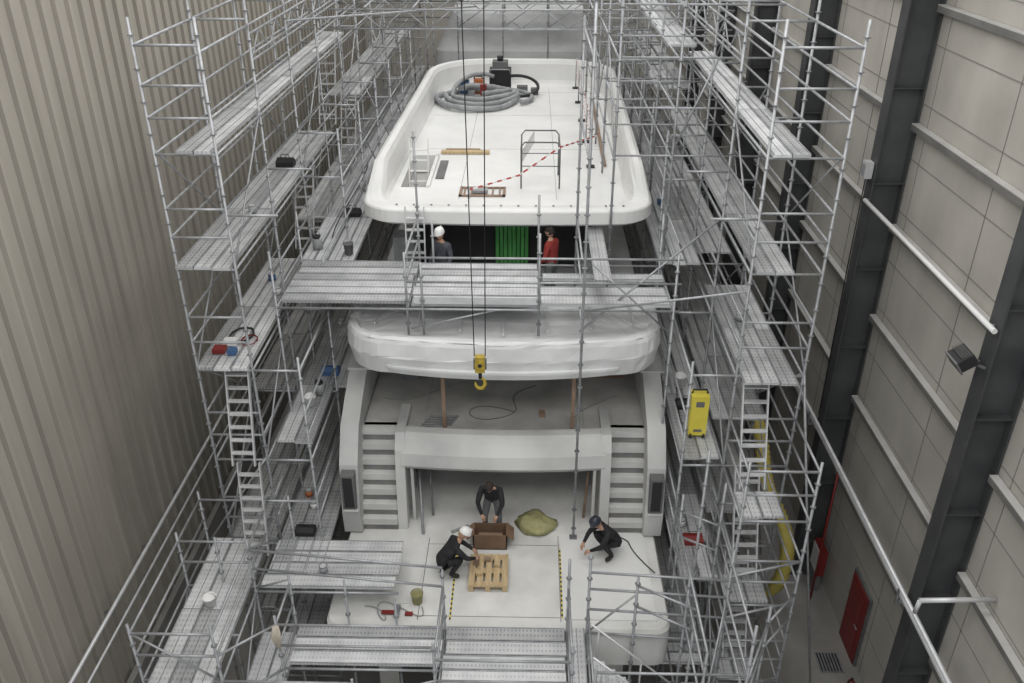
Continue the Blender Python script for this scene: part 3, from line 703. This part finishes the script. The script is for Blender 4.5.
toolbag(-4.5,13.6,5.02); toolbag(-4.4,16.6,7.02,'blue'); toolbag(3.3,15.4,7.02); toolbag(-5.5,19.0,11.02); toolbag(3.35,13.5,5.02,'red'); toolbag(-4.3,20,9.47)
b=MB()
b.box(-2.75,-2.45,12.0,12.08,4.425,4.46,'red'); b.box(-2.5,-2.4,11.9,12.2,4.46,4.49,'galvd'); b.box(-2.3,-2.15,11.98,12.06,4.41,4.45,'red'); b.build('clamp_tools')
b=MB()
pts=[]
for i in range(60):
    t=i/59; pts.append((-3.1+1.0*t+.25*math.sin(9*t),12.0+.2*math.cos(11*t)+.2*t,4.43))
b.pipe(pts,.010,'hose',5)
b.build('power_cable')
b=MB()
b.pipe(bez(((-.3,15.9,6.51),(-1.6,16.6,6.51),(-1.5,15.2,6.51),(-.5,15.7,6.51)),30)+bez(((-.5,15.7,6.51),(.2,16.1,6.51),(-.9,16.4,6.51),(.2,17,6.51)),30)[1:],.010,'darkg',5)
b.pipe(bez(((1.0,15.2,6.51),(.8,15.8,6.51),(1.4,16.2,6.51),(2.0,16.6,6.51))),.010,'hose',5)
b.pipe(bez(((-3.2,16.4,6.51),(-2.4,16.0,6.51),(-2.0,17.1,6.51),(-1.2,17.2,6.51))),.010,'hose',5)
b.build('power_cable')
b=MB()
for i in range(5):
    b.tube((-2.3+.05*i,15.25+.1*i,6.53),(-1.6+.03*i,15.35+.08*i,6.53),.018,'hose',6)
b.box(.25,.38,15.7,15.85,6.5,6.6,'wooddk'); b.box(1.3,2.2,17.4,17.9,6.5,6.8,'card'); b.box(-2.9,-2.5,17.2,17.7,6.5,6.75,'galvd'); b.build('pipe_offcuts')
b=MB()
b.tube((-2.2,14.3,4.42),(-2.40,15.6,5.7),.03,'galv'); b.tube((-2.05,14.9,4.42),(-2.2,15.8,5.8),.025,'galvd'); b.tube((1.25,14.9,4.42),(1.35,15.2,5.8),.03,'wooddk'); b.tube((-1.6,14.35,4.44),(-1.25,14.55,4.44),.03,'hose')
b.build('leaning_pipes')
b=MB()
b.box(-5.85,-5.62,13.9,14.1,9.03,9.12,'red'); b.box(-5.55,-5.4,13.85,14.0,9.03,9.13,'blue'); b.box(-5.75,-5.5,14.2,14.4,9.03,9.12,'white')
b.pipe([(-5.5+.22*math.cos(a),14.6+.3*math.sin(a),9.04+.003*a) for a in [i*.35 for i in range(40)]],.014,'rubber',5)
b.pipe([(-5.3+.15*math.cos(a),14.4+.2*math.sin(a),9.04+.003*a) for a in [i*.35 for i in range(30)]],.010,'red',5)
b.build('hand_tools')
b=MB()
for i in range(5): b.pipe([(-4.33+.015*i,10.64,5.52),(-4.37+.02*i,10.6,5.3),(-4.33+.02*i,10.6,5.1-.03*i),(-4.29+.02*i,10.6,5.3),(-4.31+.015*i,10.66,5.52)],.014,'canvas',5)
b.build('hanging_rope')
b=MB()
x,y,z=3.35,14.4,7.03
b.box(x-.17,x+.17,y-.15,y+.15,z+.06,z+.95,'yellow'); b.box(x-.08,x+.08,y-.155,y-.15,z+.72,z+.84,'darkg'); b.box(x-.08,x+.08,y-.16,y-.15,z+.15,z+.2,'darkg')
b.pipe([(x-.15,y,z+.95),(x-.13,y,z+1.03),(x+.13,y,z+1.03),(x+.15,y,z+.95)],.02,'rubber')
for sx in (-.13,.13): b.tube((x+sx-.02,y-.12,z+.05),(x+sx+.02,y-.12,z+.05),.06,'rubber',10); b.tube((x+sx-.02,y+.12,z+.05),(x+sx+.02,y+.12,z+.05),.06,'rubber',10)
b.build('yellow_dehumidifier')
b=MB()
path=bez(((5.2,17.2,5.9),(5.45,16.4,5.6),(5.35,16.2,4.8),(5.6,16.0,4.3)),34)+bez(((5.6,16.0,4.3),(5.95,15.7,3.6),(6.2,15.6,3.2),(6.15,15.7,2.2)),30)[1:]+bez(((6.15,15.7,2.2),(6.1,15.8,1.2),(6.0,16.8,.2),(5.4,17.8,.2)),26)[1:]
b.pipe(path,.16,'ductyel',12,rr=[.145+.03*(i%2) for i in range(len(path))]); b.build('flexible_air_duct')
for P in (((-4.6,24,9.5),(-4.4,22,9.5),(-4.7,20,9.5),(-4.5,18.5,9.5)),((3.2,19,7.05),(3.5,17,7.05),(3.0,15,7.05),(3.15,14.7,7.05)),((2.6,13.2,4.45),(1.9,14.2,4.45),(2.4,14.0,4.45),(1.9,14.3,4.45))):
    b=MB(); b.pipe(bez(P),.012,'rubber',5); b.build('air_hose')
def lampp(x,y,z):
    b=MB(); b.tube((x,y,z),(x,y,z+.25),.11,'hose',12); b.tube((x,y,z+.25),(x,y,z+.3),.09,'rubber',12); b.pipe([(x-.08,y,z+.3),(x-.05,y,z+.42),(x+.05,y,z+.42),(x+.08,y,z+.3)],.01,'galv',5); b.build('work_lamp')
lampp(-4.7,17.9,9.48) ; lampp(-4.45,15.75,7.03)

# ------------------------------------------------------------------ people
M['skin']=mat('skin',(0.45,0.27,0.19),0.6)
M['hair']=mat('hair',(0.03,0.022,0.018),0.8)
M['blk']=mat('black_cloth',(0.012,0.012,0.014),0.85,0,(0.03,0.03,0.034),8,bump=.3,bscale=20)
M['gry']=mat('grey_trousers',(0.10,0.105,0.11),0.85,0,(0.17,0.175,0.18),8,bump=.3,bscale=20)
M['redc']=mat('red_cloth',(0.26,0.03,0.03),0.85,0,(0.32,0.05,0.04),8)
M['whc']=mat('dark_blue_cloth',(0.05,0.055,0.07),0.85,0,(0.09,0.095,0.11),8)
M['boot']=mat('boot',(0.03,0.025,0.02),0.7)
M['helm']=mat('helmet_white',(0.78,0.78,0.77),0.3)
M['helmd']=mat('helmet_dark',(0.03,0.035,0.05),0.3)
POSE={
 'stand':dict(pel=(0,0,.95),spi=(0,.0,1.12),che=(0,.02,1.34),nek=(0,.03,1.48),hb=(0,.04,1.56),sh=(.18,.01,1.41),el=(.25,.03,1.13),wr=(.22,.2,.95),hi=(.10,0,.90),kn=(.12,.04,.5),an=(.13,-.02,.1),to=(.15,.16,.05),tilt=15),
 'bend':dict(pel=(0,-.06,.92),spi=(0,.03,1.09),che=(0,.15,1.27),nek=(0,.25,1.39),hb=(0,.31,1.46),sh=(.19,.18,1.32),el=(.26,.33,1.06),wr=(.15,.46,.84),hi=(.10,-.06,.88),kn=(.15,.08,.49),an=(.15,-.02,.1),to=(.17,.16,.05),tilt=50),
 'squat':dict(pel=(0,-.20,.34),spi=(0,-.10,.50),che=(0,.08,.70),nek=(0,.19,.81),hb=(0,.24,.88),sh=(.18,.10,.75),el=(.26,.30,.54),wr=(.13,.50,.40),hi=(.10,-.20,.32),kn=(.20,.22,.52),an=(.15,-.03,.1),to=(.19,.15,.05),tilt=35)}
def human(loc,head_deg,pose,top,bot,hat,name='shipyard_worker'):
    root=empty(name); p=POSE[pose]
    root.location=loc; root.rotation_euler=(0,0,math.radians(head_deg))
    V=[];E=[];R=[];seg=[]
    def add(c,r): V.append(Vector(c)); R.append(r); return len(V)-1
    pel=add(p['pel'],(.155,.125)); spi=add(p['spi'],(.145,.12)); che=add(p['che'],(.165,.125)); nek=add(p['nek'],(.062,.062)); hb=add(p['hb'],(.055,.055))
    def e(a,bb,k): E.append((a,bb)); seg.append((V[a],V[bb],k))
    e(pel,spi,top); e(spi,che,top); e(che,nek,top); e(nek,hb,'skin')
    wr=[];els=[]
    for sx in (-1,1):
        f=lambda c:(c[0]*sx,c[1],c[2])
        s_=add(f(p['sh']),(.08,.08)); el=add(f(p['el']),(.055,.055)); w=add(f(p['wr']),(.034,.034))
        e(che,s_,top); e(s_,el,top); e(el,w,top); wr.append(V[w]); els.append(V[el])
        h=add(f(p['hi']),(.105,.10)); kn=add(f(p['kn']),(.072,.072)); an=add(f(p['an']),(.05,.05)); to=add(f(p['to']),(.045,.04))
        e(pel,h,bot); e(h,kn,bot); e(kn,an,bot); e(an,to,'boot')
    me=bpy.data.meshes.new('body'); me.from_pydata([tuple(v) for v in V],E,[])
    ob=bpy.data.objects.new('body_tmp',me); COL.objects.link(ob)
    ob.modifiers.new('s','SKIN')
    sv=me.skin_vertices[0].data
    for i,r in enumerate(R): sv[i].radius=r; sv[i].use_root=(i==0)
    ss=ob.modifiers.new('ss','SUBSURF'); ss.levels=2; ss.render_levels=2
    dg=bpy.context.evaluated_depsgraph_get(); dg.update()
    m2=bpy.data.meshes.new_from_object(ob.evaluated_get(dg)); bpy.data.objects.remove(ob)
    keys=[top,bot,'skin','boot']
    m2.materials.clear()
    for k in keys: m2.materials.append(M[k])
    for pl in m2.polygons:
        c=pl.center; best=1e9;bk=top
        for a,bb,k in seg:
            d=bb-a; t=max(0,min(1,(c-a).dot(d)/max(1e-6,d.length_squared))); q=(c-(a+d*t)).length
            if q<best: best=q;bk=k
        pl.material_index=keys.index(bk); pl.use_smooth=True
    body=bpy.data.objects.new('body',m2); COL.objects.link(body); body.parent=root
    b=MB(); H=V[hb]; T=Matrix.Translation(H)@Matrix.Rotation(math.radians(-p['tilt']),4,'X')
    rings=[]
    for i in range(13):
        t=-math.pi/2+math.pi*i/12; cc=max(.03,math.cos(t)); zz=math.sin(t); ring=[]
        for j in range(20):
            a=2*math.pi*j/20; x=.076*cc*math.cos(a); y=.096*cc*math.sin(a); z=.118*zz+.10
            if zz<0: x*=1-.22*(-zz); 
            if y>0 and zz<-.2: y=y*.95+.008
            d=abs(a-math.pi/2)
            if d<.16 and -.35<zz<.05: y+=.020*(1-abs(zz+.2)/.35)
            if .25<d<.6 and -.02<zz<.25: y-=.008
            ring.append(T@Vector((x,y,z)))
        rings.append(ring)
    b.loft(rings,'skin')
    for sx in (-1,1):
        b.ball(T@Vector((.030*sx,.084,.115)),.012,'white',8,6); b.ball(T@Vector((.030*sx,.094,.115)),.006,'rubber',6,5)
        b.ball(T@Vector((.078*sx,-.005,.10)),(.012,.02,.032),'skin',8,6)
        b.bar(T@Vector((.015*sx,.095,.135)),T@Vector((.045*sx,.088,.135)),.006,.006,'hair')
    b.bar(T@Vector((-.022,.092,.045)),T@Vector((.022,.092,.045)),.008,.008,'redc')
    b.build('head',root)
    b=MB(); k=hat or 'hair'
    if hat:
        rr=[]
        for (s,z) in ((1.22,.135),(1.20,.15),(1.16,.19),(1.0,.235),(.7,.262),(.3,.272),(.03,.274)):
            rr.append([T@Vector((.088*s*math.cos(a),.108*s*math.sin(a)*(1.12 if (math.sin(a)>.3 and s>1.19) else 1),z)) for a in [2*math.pi*j/24 for j in range(24)]])
        b.loft(rr,k); b.bar(T@Vector((0,-.1,.245)),T@Vector((0,.1,.245)),.02,.05,k)
    else:
        rr=[]
        for (s,z,yo) in ((1.04,.06,-.03),(1.08,.11,-.022),(1.08,.15,-.010),(1.02,.19,-.004),(.72,.218,0),(.3,.226,0),(.03,.228,0)):
            rr.append([T@Vector((.078*s*math.cos(a),.092*s*math.sin(a)+yo,z)) for a in [2*math.pi*j/20 for j in range(20)]])
        b.loft(rr,k)
    b.build('hard_hat' if hat else 'hair',root)
    for si,(w,el,sx) in enumerate(zip(wr,els,(-1,1))):
        b=MB(); d=(w-el).normalized(); side=Vector((1,0,0))-d*d.x; side.normalize(); nn=d.cross(side).normalized()
        if nn.z>0: nn=-nn
        b.pipe([w-d*.02,w+d*.03,w+d*.085],.03,'skin',10,rr=[.028,.036,.036])
        for fi,(off,L) in enumerate(((-.028,.062),(-.01,.075),(.009,.070),(.027,.055))):
            b0=w+d*.075+side*off; b.pipe([b0,b0+d*L*.5+nn*.008,b0+d*L*.8+nn*.03,b0+d*L*.85+nn*.052],.009,'skin',6,rr=[.0095,.009,.008,.006])
        t0=w+d*.03-side*sx*.028; b.pipe([t0,t0-side*sx*.022+d*.025+nn*.01,t0-side*sx*.025+d*.055+nn*.025],.010,'skin',6,rr=[.012,.010,.007])
        b.build('hand_'+('l' if sx<0 else 'r'),root)
    return root
human((-.72,14.38,4.41),175,'bend','blk','gry',None)
human((-1.52,13.15,4.41),-75,'squat','blk','blk','helm')
human((1.68,13.7,4.44),115,'squat','blk','blk','helmd')
human((-1.9,17.62,8.31),150,'stand','whc','gry','helm')
human((.5,17.72,8.31),60,'stand','redc','gry',None)

# ------------------------------------------------------------------ light
def area(x,y,z,sx,sy,p,rot=(0,0,0),c=(1,.99,.975)):
    l=bpy.data.lights.new('ceiling_lamp','AREA'); l.shape='RECTANGLE'; l.size=sx; l.size_y=sy; l.energy=p; l.color=c
    o=bpy.data.objects.new('ceiling_lamp',l); COL.objects.link(o); o.location=(x,y,z); o.rotation_euler=rot
for y,p in ((3,1250),(12,880),(22,720),(31,720),(41,760)): area(-.4,y,19.85,15,5.5,p)
w=bpy.data.worlds.new('W'); S.world=w; w.use_nodes=True
w.node_tree.nodes['Background'].inputs['Color'].default_value=(.82,.85,.88,1); w.node_tree.nodes['Background'].inputs['Strength'].default_value=1.0

cam=bpy.data.cameras.new('camera'); co=bpy.data.objects.new('camera',cam); COL.objects.link(co)
cam.sensor_width=36; cam.lens=30.59; cam.clip_end=200
co.location=(0,0,17); co.rotation_euler=(math.radians(61.2),0,math.radians(1.21))
S.camera=co
